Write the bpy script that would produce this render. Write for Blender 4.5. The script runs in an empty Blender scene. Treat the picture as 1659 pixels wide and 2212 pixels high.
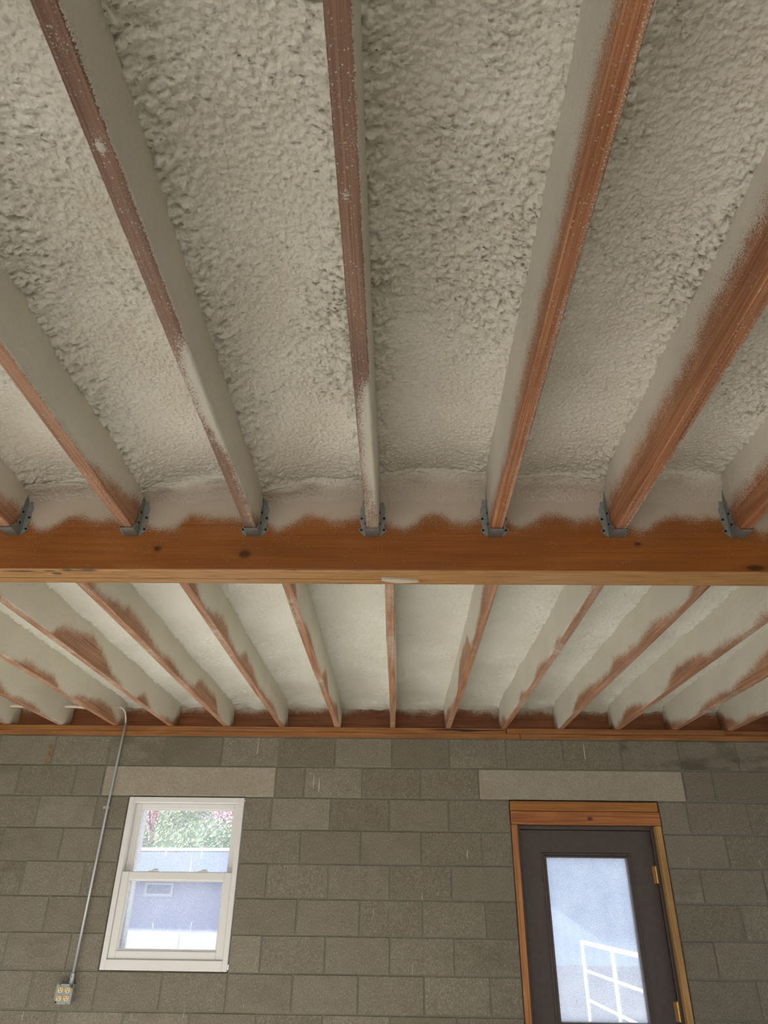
import bpy, math, random
import numpy as np
from mathutils import Matrix, Vector

random.seed(7)
C = bpy.context.scene.collection
SC = bpy.context.scene
PI = math.pi

# ------------------------------------------------------------------ camera
CZ = 1.6685
PITCH, ROLL, YAW, FPX = 0.5078, 0.0133, -0.0213, 1475.9
def cam_matrix():
    cy, sy, cp, sp, cr, sr = math.cos(YAW), math.sin(YAW), math.cos(PITCH), math.sin(PITCH), math.cos(ROLL), math.sin(ROLL)
    f = Vector((sy*cp, cy*cp, sp)); rt = Vector((cy, -sy, 0)); u = rt.cross(f)
    r2 = rt*cr + u*sr; u2 = -rt*sr + u*cr
    m = Matrix((r2, u2, -f)).transposed().to_4x4()
    m.translation = Vector((0, 0, CZ))
    return m
cd = bpy.data.cameras.new('camera'); cam = bpy.data.objects.new('camera', cd); C.objects.link(cam)
cam.matrix_world = cam_matrix()
cd.sensor_fit = 'VERTICAL'; cd.sensor_height = 36.0; cd.sensor_width = 27.0
cd.lens = FPX/2212*36.0; cd.clip_start = 0.02; cd.clip_end = 300
SC.camera = cam

# ------------------------------------------------------------------ light
SC.view_settings.view_transform = 'Standard'; SC.view_settings.look = 'None'
SC.view_settings.gamma = 1.0; SC.view_settings.use_curve_mapping = False
SC.view_settings.exposure = 0.26
w = bpy.data.worlds.new('overcast_sky'); SC.world = w; w.use_nodes = True
bg = w.node_tree.nodes['Background']; bg.inputs[0].default_value = (0.86, 0.93, 1.0, 1); bg.inputs[1].default_value = 1.25
SC.cycles.max_bounces = 8; SC.cycles.diffuse_bounces = 5; SC.cycles.transparent_max_bounces = 12
SC.cycles.use_denoising = True; SC.cycles.sample_clamp_indirect = 8
def portal(name, loc, rot, sx, sy):
    l = bpy.data.lights.new(name, 'AREA'); l.shape = 'RECTANGLE'; l.size = sx; l.size_y = sy; l.cycles.is_portal = True
    o = bpy.data.objects.new(name, l); C.objects.link(o); o.location = loc; o.rotation_euler = rot

# ------------------------------------------------------------------ measures (metres)
B, H = 0.4064, 0.2032                 # block module
YW, ZT = 5.1012, 2.6416               # inner face and top of the block wall
X0 = -0.0311                          # a joint of the top course
ZJ, HJ, WJ = 2.7157, 0.286, 0.038     # underside, depth, thickness of the joists
YB, WB, ZB = 2.0456, 0.1140, 2.5875   # beam front face, width, underside
XF = {-5: -2.105, 5: 1.95, -4: -1.70, -3: -1.300, -2: -0.893, -1: -0.481, 0: -0.082, 1: 0.327, 2: 0.731, 3: 1.138, 4: 1.545}
XR = {k: -0.0245 + k*B for k in range(-8, 9)}
ROOM_L, ROOM_R, ROOM_B = -3.45, 3.45, -3.9
GX0, GX1 = 2.1, 4.35                   # garage opening in the left wall, along y
RX0, RX1 = 1.6, 4.6                   # opening added in the right wall to light the joist sides
FX0, FX1 = -3.0, 1.6                  # wide garage opening behind the camera
sl = bpy.data.lights.new('sun', 'SUN'); sl.energy = 21.0; sl.angle = .02; sl.color = (1, .985, .96)
so = bpy.data.objects.new('sun', sl); C.objects.link(so); so.rotation_euler = Vector((.83, .08, -.52)).to_track_quat('-Z', 'Y').to_euler()
portal('daylight_garage', (ROOM_L-.05, (GX0+GX1)/2, 1.2), (0, -PI/2, 0), 2.4, GX1-GX0)
def fill_lamp(name, loc, aim, sx, sy, power, col):
    l = bpy.data.lights.new(name, 'AREA'); l.shape = 'RECTANGLE'; l.size = sx; l.size_y = sy; l.energy = power; l.color = col
    o = bpy.data.objects.new(name, l); C.objects.link(o); o.location = loc
    o.rotation_euler = (Vector(aim)-Vector(loc)).to_track_quat('-Z', 'Y').to_euler()
fill_lamp('apron_fill_lamp', (-1.6, ROOM_B-.3, .75), (-.2, 2.0, 2.3), 3.6, 1.3, 42, (1, .985, .96))  # added area lamp behind the camera, stands in for bounce off the ground
portal('daylight_front', ((FX0+FX1)/2, ROOM_B-.05, 1.25), (PI/2, 0, 0), FX1-FX0, 2.5)
portal('daylight_right', (ROOM_R+.05, (RX0+RX1)/2, 1.2), (0, PI/2, 0), 2.4, RX1-RX0)
portal('daylight_window', (-1.46, YW+.16, 1.73), (-PI/2, 0, 0), .8, 1.0)
portal('daylight_door', (1.285, YW+.16, 1.44), (-PI/2, 0, 0), .55, .92)

# ------------------------------------------------------------------ noise
def _hash(ix, iy, seed):
    h = (ix.astype(np.int64)*374761393 + iy.astype(np.int64)*668265263 + seed*1442695041) & 0xffffffff
    h = ((h ^ (h >> 13))*1274126177) & 0xffffffff
    h = ((h ^ (h >> 16))*2246822519) & 0xffffffff
    return (h ^ (h >> 15)) & 0xffffffff
def perlin(x, y, seed=0):
    ix = np.floor(x); iy = np.floor(y); fx = x-ix; fy = y-iy
    u = fx*fx*fx*(fx*(fx*6-15)+10); v = fy*fy*fy*(fy*(fy*6-15)+10)
    def g(dx, dy):
        a = _hash(ix+dx, iy+dy, seed)/4294967296.0*2*PI
        return np.cos(a)*(fx-dx)+np.sin(a)*(fy-dy)
    n0 = g(0, 0)*(1-u)+g(1, 0)*u; n1 = g(0, 1)*(1-u)+g(1, 1)*u
    return (n0*(1-v)+n1*v)*1.5
def fbm(x, y, seed=0, o=3, gain=.5):
    t = 0; a = 1.0
    for i in range(o):
        t = t+a*perlin(x*2**i, y*2**i, seed+i*17); a *= gain
    return t
def worley(x, y, seed=0):
    ix = np.floor(x); iy = np.floor(y); d1 = np.full(np.shape(x), 9.0)
    for dx in (-1, 0, 1):
        for dy in (-1, 0, 1):
            px = ix+dx+_hash(ix+dx, iy+dy, seed)/4294967296.0
            py = iy+dy+_hash(ix+dx, iy+dy, seed+91)/4294967296.0
            d1 = np.minimum(d1, (px-x)**2+(py-y)**2)
    return np.sqrt(d1)
def sstep(a, b, x):
    t = np.clip((x-a)/(b-a), 0, 1); return t*t*(3-2*t)

# ------------------------------------------------------------------ object helpers
def tag(o, label=None, cat=None, group=None, kind=None):
    if label: o['label'] = label
    if cat: o['category'] = cat
    if group: o['group'] = group
    if kind: o['kind'] = kind
    return o
class MB:
    def __init__(s): s.v = []; s.f = []; s.m = []
    def add(s, vs, fs, mi=0):
        b = len(s.v); s.v += [tuple(p) for p in vs]; s.f += [tuple(b+i for i in f) for f in fs]; s.m += [mi]*len(fs); return s
    def box(s, x0, x1, y0, y1, z0, z1, mi=0, bev=0.0):
        if bev <= 0:
            v = [(x, y, z) for z in (z0, z1) for y in (y0, y1) for x in (x0, x1)]
            return s.add(v, [(0, 2, 3, 1), (4, 5, 7, 6), (0, 1, 5, 4), (2, 6, 7, 3), (0, 4, 6, 2), (1, 3, 7, 5)], mi)
        b = min(bev, (x1-x0)*.45, (y1-y0)*.45, (z1-z0)*.45)
        X = (x0, x1); Yy = (y0, y1); Z = (z0, z1); v = []; idx = {}
        for i in (0, 1):
            for j in (0, 1):
                for k in (0, 1):
                    sx, sy, sz = (b, -b)[i], (b, -b)[j], (b, -b)[k]
                    for a, p in (('x', (X[i], Yy[j]+sy, Z[k]+sz)), ('y', (X[i]+sx, Yy[j], Z[k]+sz)), ('z', (X[i]+sx, Yy[j]+sy, Z[k]))):
                        idx[(i, j, k, a)] = len(v); v.append(p)
        f = []
        for i in (0, 1):
            q = [idx[(i, j, k, 'x')] for j, k in ((0, 0), (0, 1), (1, 1), (1, 0))]; f.append(q if i == 0 else q[::-1])
            q = [idx[(j, i, k, 'y')] for j, k in ((0, 0), (1, 0), (1, 1), (0, 1))]; f.append(q if i == 0 else q[::-1])
            q = [idx[(j, k, i, 'z')] for j, k in ((0, 0), (0, 1), (1, 1), (1, 0))]; f.append(q if i == 0 else q[::-1])
        def edge(a, b_, c, d): f.append([a, b_, c, d])
        for j in (0, 1):
            for k in (0, 1):
                for (p, q, t) in (('y', 'z', 0), ('x', 'z', 1), ('x', 'y', 2)):
                    def K(e, ax):
                        ijk = [(e, j, k), (j, e, k), (j, k, e)][t]; return idx[ijk+(ax,)]
                    f.append([K(0, p), K(1, p), K(1, q), K(0, q)])
        for i in (0, 1):
            for j in (0, 1):
                for k in (0, 1):
                    f.append([idx[(i, j, k, a)] for a in 'xyz'])
        return s.add(v, f, mi)
    def tube(s, pts, r, n=10, mi=0, cap=True):
        pts = [Vector(p) for p in pts]; rings = []
        ref = Vector((0.3, 0.2, 1)).normalized()
        for i, p in enumerate(pts):
            t = (pts[min(i+1, len(pts)-1)]-pts[max(i-1, 0)]).normalized()
            rr = ref if abs(t.dot(ref)) < .95 else Vector((1, 0, 0))
            a = t.cross(rr).normalized(); b = t.cross(a)
            rad = r[i] if isinstance(r, (list, tuple)) else r
            rings.append([p+(a*math.cos(2*PI*k/n)+b*math.sin(2*PI*k/n))*rad for k in range(n)])
        v = [q for rg in rings for q in rg]; f = []
        for i in range(len(rings)-1):
            for k in range(n):
                f.append((i*n+k, i*n+(k+1) % n, (i+1)*n+(k+1) % n, (i+1)*n+k))
        if cap: f += [tuple(range(n)), tuple(range((len(rings)-1)*n, len(rings)*n))]
        return s.add(v, f, mi)
    def prism(s, poly, axis, a, b, mi=0):
        """extrude a 2D polygon along axis ('x','y','z') from a to b"""
        n = len(poly)
        def P(p, t): return {'x': (t, p[0], p[1]), 'y': (p[0], t, p[1]), 'z': (p[0], p[1], t)}[axis]
        v = [P(p, a) for p in poly]+[P(p, b) for p in poly]
        f = [tuple(range(n)), tuple(range(2*n-1, n-1, -1))]+[(i, n+i, n+(i+1) % n, (i+1) % n) for i in range(n)]
        return s.add(v, f, mi)
    def build(s, name, mats, parent=None, org=None, smooth=False, fixn=True):
        mats = mats if isinstance(mats, (list, tuple)) else [mats]
        o3 = Vector(org) if org is not None else (Vector((0, 0, 0)))
        me = bpy.data.meshes.new(name)
        me.from_pydata([Vector(p)-o3 for p in s.v], [], s.f)
        for m in mats: me.materials.append(m)
        me.polygons.foreach_set('material_index', s.m)
        if fixn:
            import bmesh
            bm = bmesh.new(); bm.from_mesh(me); bmesh.ops.recalc_face_normals(bm, faces=bm.faces); bm.to_mesh(me); bm.free()
        if smooth: me.polygons.foreach_set('use_smooth', [True]*len(me.polygons))
        me.update()
        o = bpy.data.objects.new(name, me); C.objects.link(o)
        o.location = o3
        if parent is not None:
            o.parent = parent; o.location = o3-Vector(parent.location)
        return o
def grid_obj(name, V, mat, org, attr=None, closed_u=False, parent=None):
    """V: (nv, nu, 3) array -> smooth grid mesh"""
    nv, nu = V.shape[:2]
    o3 = np.array(org, float)
    me = bpy.data.meshes.new(name)
    i = np.arange(nv*nu).reshape(nv, nu)
    if closed_u: i = np.concatenate([i, i[:, :1]], 1)
    q = np.stack([i[:-1, :-1], i[:-1, 1:], i[1:, 1:], i[1:, :-1]], -1).reshape(-1, 4)
    me.vertices.add(nv*nu); me.vertices.foreach_set('co', (V.reshape(-1, 3)-o3).astype(np.float32).ravel())
    me.loops.add(q.size); me.loops.foreach_set('vertex_index', q.astype(np.int32).ravel())
    me.polygons.add(len(q)); me.polygons.foreach_set('loop_start', np.arange(0, q.size, 4, dtype=np.int32))
    me.polygons.foreach_set('use_smooth', np.ones(len(q), bool))
    me.materials.append(mat)
    if attr is not None:
        a = me.attributes.new('coat', 'FLOAT', 'POINT'); a.data.foreach_set('value', attr.astype(np.float32).ravel())
    me.update(calc_edges=True); me.validate()
    o = bpy.data.objects.new(name, me); C.objects.link(o); o.location = org
    if parent is not None: o.parent = parent; o.location = Vector(org)-Vector(parent.location)
    return o
def empty(name, loc):
    o = bpy.data.objects.new(name, None); C.objects.link(o); o.location = loc; o.empty_display_size = .05; return o
def copy_tree(o, parent=None):
    c = o.copy(); C.objects.link(c)
    if parent is not None: c.parent = parent
    for ch in [x for x in o.children]: copy_tree(ch, c)
    return c

# ------------------------------------------------------------------ materials
def srgb(r, g, b):
    f = lambda c: (c/255/12.92) if c/255 <= .04045 else ((c/255+.055)/1.055)**2.4
    return (f(r), f(g), f(b), 1)
class NT:
    def __init__(s, name):
        s.m = bpy.data.materials.new(name); s.m.use_nodes = True; s.t = s.m.node_tree; s.n = s.t.nodes; s.n.clear()
        s.out = s.n.new('ShaderNodeOutputMaterial')
    def N(s, t, **k):
        n = s.n.new('ShaderNode'+t)
        for a, b in k.items(): setattr(n, a, b)
        return n
    def L(s, a, b): s.t.links.new(a, b)
    def put(s, sock, val):
        if isinstance(val, bpy.types.NodeSocket): s.L(val, sock)
        elif isinstance(val, (int, float)) or sock.type != 'RGBA': sock.default_value = val
        else: sock.default_value = tuple(val)+(1,)*(4-len(val))
    def math(s, op, a, b=0.0, c=None, clamp=False):
        n = s.N('Math', operation=op, use_clamp=clamp); s.put(n.inputs[0], a); s.put(n.inputs[1], b)
        if c is not None: s.put(n.inputs[2], c)
        return n.outputs[0]
    def mix(s, f, a, b, blend='MIX'):
        n = s.N('Mix', data_type='RGBA', blend_type=blend); s.put(n.inputs[0], f); s.put(n.inputs[6], a); s.put(n.inputs[7], b); return n.outputs[2]
    def rng(s, x, a, b, c=0.0, d=1.0, smooth=False):
        n = s.N('MapRange', interpolation_type='SMOOTHSTEP' if smooth else 'LINEAR'); s.put(n.inputs[0], x)
        for i, q in enumerate((a, b, c, d)): s.put(n.inputs[1+i], q)
        return n.outputs[0]
    def co(s, scale=(1, 1, 1), rand=False):
        o = s.N('TexCoord').outputs['Object']
        if rand:
            r = s.N('ObjectInfo').outputs['Random']; v = s.N('VectorMath', operation='SCALE'); v.inputs[0].default_value = (7.3, 11.1, 5.7); s.L(r, v.inputs[3])
            a = s.N('VectorMath', operation='ADD'); s.L(o, a.inputs[0]); s.L(v.outputs[0], a.inputs[1]); o = a.outputs[0]
        m = s.N('VectorMath', operation='MULTIPLY'); s.L(o, m.inputs[0]); m.inputs[1].default_value = scale
        return m.outputs[0]
    def noise(s, v, scale, detail=2, rough=.5, dist=0.0):
        n = s.N('TexNoise'); s.L(v, n.inputs['Vector']); n.inputs['Scale'].default_value = scale; n.inputs['Detail'].default_value = detail
        n.inputs['Roughness'].default_value = rough; n.inputs['Distortion'].default_value = dist; return n.outputs['Fac']
    def vor(s, v, scale, feat='F1', rand=1.0):
        n = s.N('TexVoronoi', feature=feat); s.L(v, n.inputs['Vector']); n.inputs['Scale'].default_value = scale; n.inputs['Randomness'].default_value = rand; return n.outputs['Distance']
    def bump(s, h, strength, dist, norm=None):
        n = s.N('Bump'); n.inputs['Strength'].default_value = strength; n.inputs['Distance'].default_value = dist; s.L(h, n.inputs['Height'])
        if norm is not None: s.L(norm, n.inputs['Normal'])
        return n.outputs[0]
    def bsdf(s, col, rough=.6, norm=None, metal=0.0, spec=.5):
        b = s.N('BsdfPrincipled'); s.put(b.inputs['Base Color'], col); s.put(b.inputs['Roughness'], rough); s.put(b.inputs['Metallic'], metal)
        b.inputs['Specular IOR Level'].default_value = spec
        if norm is not None: s.L(norm, b.inputs['Normal'])
        return b.outputs[0]
    def done(s, sh): s.L(sh, s.out.inputs[0]); return s.m
def attr(t, name): 
    n = t.N('Attribute'); n.attribute_name = name; return n.outputs['Fac']
def plain(name, col, rough=.5, metal=0.0, spec=.5, bump=None):
    t = NT(name); nm = None; c = col
    if bump:
        n = t.noise(t.co(), bump[0], 3); nm = t.bump(n, bump[1], bump[2]); c = t.mix(t.rng(n, .3, .7), [x*.9 for x in col[:3]], [min(1, x*1.1) for x in col[:3]])
    return t.done(t.bsdf(c, rough, nm, metal, spec))

FOAM_A, FOAM_B = (.70, .657, .55), (.78, .748, .655)
def foam_mat(name, A=FOAM_A, Bc=FOAM_B, bs=.8, gloss=(.62, .36)):
    t = NT(name); v = t.co(rand=True)
    big = t.noise(v, 3.0, 2); fine = t.noise(v, 92, 1, .5); mid = t.vor(v, 105)
    col = t.mix(t.rng(big, .35, .65), A, Bc)
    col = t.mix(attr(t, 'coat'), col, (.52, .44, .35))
    h = t.math('ADD', t.math('MULTIPLY', fine, .6), t.math('MULTIPLY', mid, .6))
    nm = t.bump(h, bs, .007)
    sheen = t.rng(t.noise(v, 1.7, 1), .42, .62, *gloss)
    return t.done(t.bsdf(col, sheen, nm, 0, .45))

def wood_nodes(t, dark, light, axis, rand=True, ring=1.0, knots=(), con=1.0):
    s_al, s_ac = 1.0, 1.0
    sc = [14.0*ring]*3; sc['xyz'.index(axis)] = .55
    v = t.co(sc, rand)
    warp = t.noise(v, .9, 2)
    sc2 = [170.0]*3; sc2['xyz'.index(axis)] = 1.6
    fine = t.noise(t.co(sc2, rand), 1.5, 3, .6)
    r = t.math('SINE', t.math('MULTIPLY', t.math('ADD', warp, 0.0), 60.0))
    ring_f = t.rng(r, -1, 1)
    f = t.math('ADD', t.math('MULTIPLY', ring_f, .28), t.math('MULTIPLY', t.rng(fine, .36, .64), .72))
    f = t.rng(f, 0, 1, .5-.5*con, .5+.5*con)
    col = t.mix(f, dark, light)
    blot = t.noise(t.co([2.0 if a == axis else 6.0 for a in 'xyz'], rand), 1.4, 3)
    col = t.mix(t.rng(blot, .35, .7, .35, 0.0), col, [c*.45 for c in dark[:3]])
    for (kx, ky, kz, rx, ry, rz) in knots:
        o = t.N('TexCoord').outputs['Object']
        a = t.N('VectorMath', operation='SUBTRACT'); t.L(o, a.inputs[0]); a.inputs[1].default_value = (kx, ky, kz)
        d = t.N('VectorMath', operation='DIVIDE'); t.L(a.outputs[0], d.inputs[0]); d.inputs[1].default_value = (rx, ry, rz)
        ln = t.N('VectorMath', operation='LENGTH'); t.L(d.outputs[0], ln.inputs[0]); ln = ln.outputs[1]
        ln = t.math('ADD', ln, t.math('MULTIPLY', t.math('SUBTRACT', fine, .5), .5))
        col = t.mix(t.rng(ln, .7, 1.3, .85, 0), col, [c*.22 for c in dark[:3]])
        rg = t.math('MULTIPLY', t.rng(ln, 1.2, 2.4, .35, 0), t.rng(t.math('SINE', t.math('MULTIPLY', ln, 14)), -1, 1))
        col = t.mix(rg, col, [c*.5 for c in dark[:3]])
    return col, f
def wood(name, dark, light, axis, ring=1.0, knots=(), rough=.55, rand=True):
    t = NT(name); col, f = wood_nodes(t, dark, light, axis, rand, ring, knots)
    return t.done(t.bsdf(col, rough, t.bump(f, .25, .002), 0, .35))
def coated_wood(name, dark, light, axis, coatcol=(.66, .60, .50), knots=(), ring=1.0, rough=.5, speck=1.0, marks=None, rand=True, con=1.0):
    """wood under a dusting of foam overspray: the 'coat' attribute says how thickly it lies"""
    t = NT(name); col, f = wood_nodes(t, dark, light, axis, rand, ring, knots, con)
    if marks: col = marks(t, col)
    v = t.co(rand=rand)
    n = t.rng(t.noise(v, 300, 2, .6), .3, .7)
    n2 = t.rng(t.noise(v, 26, 2), .3, .7)
    n = t.math('ADD', t.math('MULTIPLY', n, .8), t.math('MULTIPLY', n2, .2))
    c = attr(t, 'coat')
    k = t.rng(t.math('SUBTRACT', c, n), -.24, .26, 0, 1, True)
    sp = t.math('MULTIPLY', t.rng(t.vor(v, 105), .13, .22, .85*speck, 0), t.rng(t.noise(v, 66, 1), .42, .47))                 # loose flecks
    gate = t.rng(t.noise(v, 17, 1), .46, .62)
    k = t.math('MAXIMUM', k, t.math('MULTIPLY', sp, t.math('MAXIMUM', gate, t.rng(c, .02, .14))))
    cc = t.mix(t.rng(t.noise(v, 4, 2), .35, .65), coatcol, [x*.93 for x in coatcol])
    col = t.mix(t.math('MULTIPLY', k, t.rng(c, 0, .7, .8, 1.0)), col, cc)
    fine = t.noise(v, 230, 2)
    h = t.math('ADD', t.math('MULTIPLY', f, .3), t.math('MULTIPLY', t.math('MULTIPLY', fine, k), 1.2))
    return t.done(t.bsdf(col, rough, t.bump(h, .35, .003), 0, .3))

M = {}
M['foam'] = foam_mat('spray_foam')
M['foam_rear'] = foam_mat('spray_foam_smooth', (.70, .69, .60), (.78, .775, .69), .42, (.46, .40))  # smoother copy, cooler tint puts the window daylight into the colour
WD, WL = srgb(146, 88, 54), srgb(206, 146, 102)
M['joist'] = coated_wood('joist_wood', WD, WL, 'y', (.69, .645, .55))
M['joist_dark'] = coated_wood('joist_wood_dark', srgb(120, 88, 70), srgb(170, 132, 108), 'y', (.66, .615, .505))
M['joist_rear'] = coated_wood('joist_wood_rear', srgb(140, 92, 62), srgb(208, 158, 124), 'y', (.72, .68, .57))
M['galv'] = None
t = NT('galvanised_steel'); v = t.co(); n = t.vor(v, 160); n2 = t.noise(v, 40, 3)
M['galv'] = t.done(t.bsdf(t.mix(t.rng(n, .1, .6), srgb(126, 130, 127), srgb(154, 158, 154)), t.rng(n2, .3, .7, .4, .6), None, .4, .5))
M['nail'] = plain('dark_nail', (.02, .02, .022, 1), .5, .6)

# ------------------------------------------------------------------ setting: shell
def rect_frame(mb, x0, x1, z0, z1, y0, y1, wl, wr, wt, wb, mi=0, bev=0.0):
    mb.box(x0, x0+wl, y0, y1, z0, z1, mi, bev); mb.box(x1-wr, x1, y0, y1, z0, z1, mi, bev)
    mb.box(x0+wl, x1-wr, y0, y1, z1-wt, z1, mi, bev); mb.box(x0+wl, x1-wr, y0, y1, z0, z0+wb, mi, bev)

M['concrete'] = plain('floor_concrete', srgb(196, 192, 184), .55, 0, .4, (9, .3, .004))
MB().box(ROOM_L-.2, ROOM_R+.2, ROOM_B-.2, YW+.2, -.12, 0).build('floor', M['concrete'])['kind'] = 'structure'
M['deck'] = wood('deck_board', srgb(120, 86, 50), srgb(178, 140, 96), 'x')
MB().box(ROOM_L-.2, ROOM_R+.2, ROOM_B-.2, YW+.2, ZJ+HJ, ZJ+HJ+.02).build('ceiling', M['deck'])['kind'] = 'structure'

# block material, tinted block by block through the 'tint' attribute
t = NT('concrete_block'); v = t.co()
tint = attr(t, 'tint'); wet = attr(t, 'wet')
grain = t.noise(t.co((150, 150, 95)), 1.0, 3, .75); pore = t.vor(v, 190); mott = t.noise(v, 11, 4, .6); big = t.noise(v, 1.6, 2)
col = t.mix(tint, srgb(124, 117, 102), srgb(149, 142, 126))
col = t.mix(t.rng(mott, .42, .72, 0, .3), col, srgb(110, 98, 80))
col = t.mix(t.rng(grain, .32, .62, .55, 0), col, srgb(78, 70, 58))
col = t.mix(t.rng(pore, .05, .14, .4, 0), col, srgb(60, 54, 45))
col = t.mix(t.rng(grain, .55, .75, 0, .4), col, srgb(200, 192, 172))
col = t.mix(t.math('MULTIPLY', wet, t.rng(t.noise(t.co((4, 4, 9)), 1.0, 3), .46, .6)), col, srgb(80, 72, 60))
st = t.noise(t.co((60, 60, 4.5)), 1.0, 1); st2 = t.noise(v, 3.1, 1)
streak = t.math('MULTIPLY', t.rng(st, .74, .78), t.rng(st2, .47, .53))
col = t.mix(t.math('MULTIPLY', streak, .7), col, srgb(215, 208, 190))
# a rust run high on the left
o = t.N('TexCoord').outputs['Object']; sx = t.N('SeparateXYZ'); t.L(o, sx.inputs[0])
rx = t.math('ABSOLUTE', t.math('SUBTRACT', t.math('ADD', sx.outputs[0], t.math('MULTIPLY', t.noise(v, 30, 2), .03)), -2.475))
rz = t.math('ABSOLUTE', t.math('SUBTRACT', sx.outputs[2], 2.50))
rust = t.math('MULTIPLY', t.math('MULTIPLY', t.rng(rx, .005, .03, 1, 0), t.rng(rz, .06, .11, 1, 0)), t.rng(t.noise(v, 45, 2), .4, .6))
col = t.mix(t.math('MULTIPLY', rust, .8), col, srgb(135, 92, 45))
h = t.math('ADD', t.math('MULTIPLY', grain, .8), t.math('MULTIPLY', t.rng(pore, 0, .25), .5))
M['block'] = t.done(t.bsdf(col, .9, t.bump(h, .6, .004), 0, .2))
t = NT('mortar'); v = t.co(); n = t.noise(v, 180, 3)
M['mortar'] = t.done(t.bsdf(t.mix(n, srgb(96, 95, 84), srgb(134, 132, 118)), .95, t.bump(n, .5, .003), 0, .2))
t = NT('lintel_concrete'); v = t.co(); g = t.noise(v, 210, 3, .7); p = t.vor(v, 150); mo = t.noise(v, 7, 3)
col = t.mix(t.rng(g, .3, .7), srgb(132, 122, 106), srgb(190, 182, 164)); col = t.mix(t.rng(mo, .4, .7, 0, .4), col, srgb(150, 138, 118)); col = t.mix(t.rng(p, .05, .16, .45, 0), col, srgb(80, 72, 60))
M['lintel'] = t.done(t.bsdf(col, .9, t.bump(t.math('ADD', g, t.rng(p, 0, .3)), .7, .005), 0, .2))

# openings in block grid units: (x0, x1, z0, z1)
WX0, WX1, WZ0, WZ1 = X0-4.5*B, X0-2.5*B, ZT-7*H, ZT-2*H
DX0, DX1, DZ1 = X0+2*B, X0+4.5*B, ZT-2*H
LW = (X0-5*B, X0-2*B, ZT-2*H, ZT-H); LD = (X0+1.5*B, X0+5*B, ZT-2*H, ZT-H)
holes = [(WX0, WX1, WZ0, WZ1), (DX0, DX1, 0, DZ1), LW, LD]
mb = MB(); tints = []; wets = []
rnd = random.Random(11)
J = .0045
def block(x0, x1, z0, z1, tv, wv):
    a, c, b, d = x0+J, x1-J, z0+J, z1-J; e = .004; y0, y1, y2 = YW, YW+.004, YW+.19
    e = .0035+rnd.uniform(-.001, .001)
    vs = [(a+e, y0, b+e), (c-e, y0, b+e), (c-e, y0, d-e), (a+e, y0, d-e), (a, y1, b), (c, y1, b), (c, y1, d), (a, y1, d), (a, y2, b), (c, y2, b), (c, y2, d), (a, y2, d)]
    dy = rnd.uniform(-.0015, .0015); vs = [(x+rnd.uniform(-.0008, .0008), y+dy, z+rnd.uniform(-.0008, .0008)) for x, y, z in vs]
    fs = [(0, 1, 2, 3)]+[(i, 4+i, 4+(i+1) % 4, (i+1) % 4) for i in range(4)]+[(4+i, 8+i, 8+(i+1) % 4, 4+(i+1) % 4) for i in range(4)]+[(11, 10, 9, 8)]
    mb.add(vs, fs); tints.extend([tv]*12); wets.extend([wv]*12)
for r in range(13):
    z1 = ZT-r*H; z0 = z1-H; off = 0 if r % 2 == 0 else .5
    shift = {0: 0.004, 1: .0, 2: -.012, 3: 0, 4: -.006, 5: .004, 6: -.004, 7: .006}.get(r, 0)
    segs = [(ROOM_L-.2, ROOM_R+.2)]
    for (hx0, hx1, hz0, hz1) in holes:
        if hz0 < (z0+z1)/2 < hz1:
            ns = []
            for (a, b) in segs:
                if hx1 <= a or hx0 >= b: ns.append((a, b)); continue
                if hx0 > a: ns.append((a, hx0))
                if hx1 < b: ns.append((hx1, b))
            segs = ns
    for (a, b) in segs:
        k = math.floor((a-X0)/B-off)-1; xs = [a]
        while True:
            x = X0+(k+off)*B+shift
            if x >= b-.03: break
            if x > a+.03: xs.append(x)
            k += 1
        xs.append(b)
        for i in range(len(xs)-1):
            tv = min(1, max(0, rnd.gauss(.45, .2)))
            wv = .0
            cxb = (xs[i]+xs[i+1])/2
            if r == 0 and cxb > 1.6: wv = .7
            elif rnd.random() < .2: wv = rnd.uniform(.1, .3)
            block(xs[i], xs[i+1], z0, z1, tv, wv)
nb = len(mb.f)
yb0, yb1 = YW+.0045, YW+.185
cuts = sorted({ROOM_L-.2, ROOM_R+.2, WX0, WX1, DX0, DX1})
for i in range(len(cuts)-1):
    a, b = cuts[i], cuts[i+1]; m = (a+b)/2
    if WX0 < m < WX1: mb.box(a, b, yb0, yb1, 0, WZ0-.002, 1); mb.box(a, b, yb0, yb1, WZ1+.002, ZT, 1)
    elif DX0 < m < DX1: mb.box(a, b, yb0, yb1, DZ1+.002, ZT, 1)
    else: mb.box(a+(.002 if a > -3 else 0), b-(.002 if b < 3 else 0), yb0, yb1, 0, ZT, 1)
wall = mb.build('wall_back', [M['block'], M['mortar']], fixn=True); wall['kind'] = 'structure'
for nm, vals in (('tint', tints), ('wet', wets)):
    a = wall.data.attributes.new(nm, 'FLOAT', 'POINT'); arr = np.zeros(len(wall.data.vertices), np.float32); arr[:len(vals)] = vals; a.data.foreach_set('value', arr)

def lintel(rect, label):
    x0, x1, z0, z1 = rect
    tag(MB().box(x0+.005, x1-.005, YW-.003, YW+.188, z0+.004, z1-.005, 0, .005).build('lintel', M['lintel'], org=((x0+x1)/2, YW+.1, z0)), label, 'lintel', kind='thing')
lintel(LW, 'long grey precast concrete lintel set in the block wall above the white window')
lintel(LD, 'pale speckled precast concrete lintel set in the block wall above the door')

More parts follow.
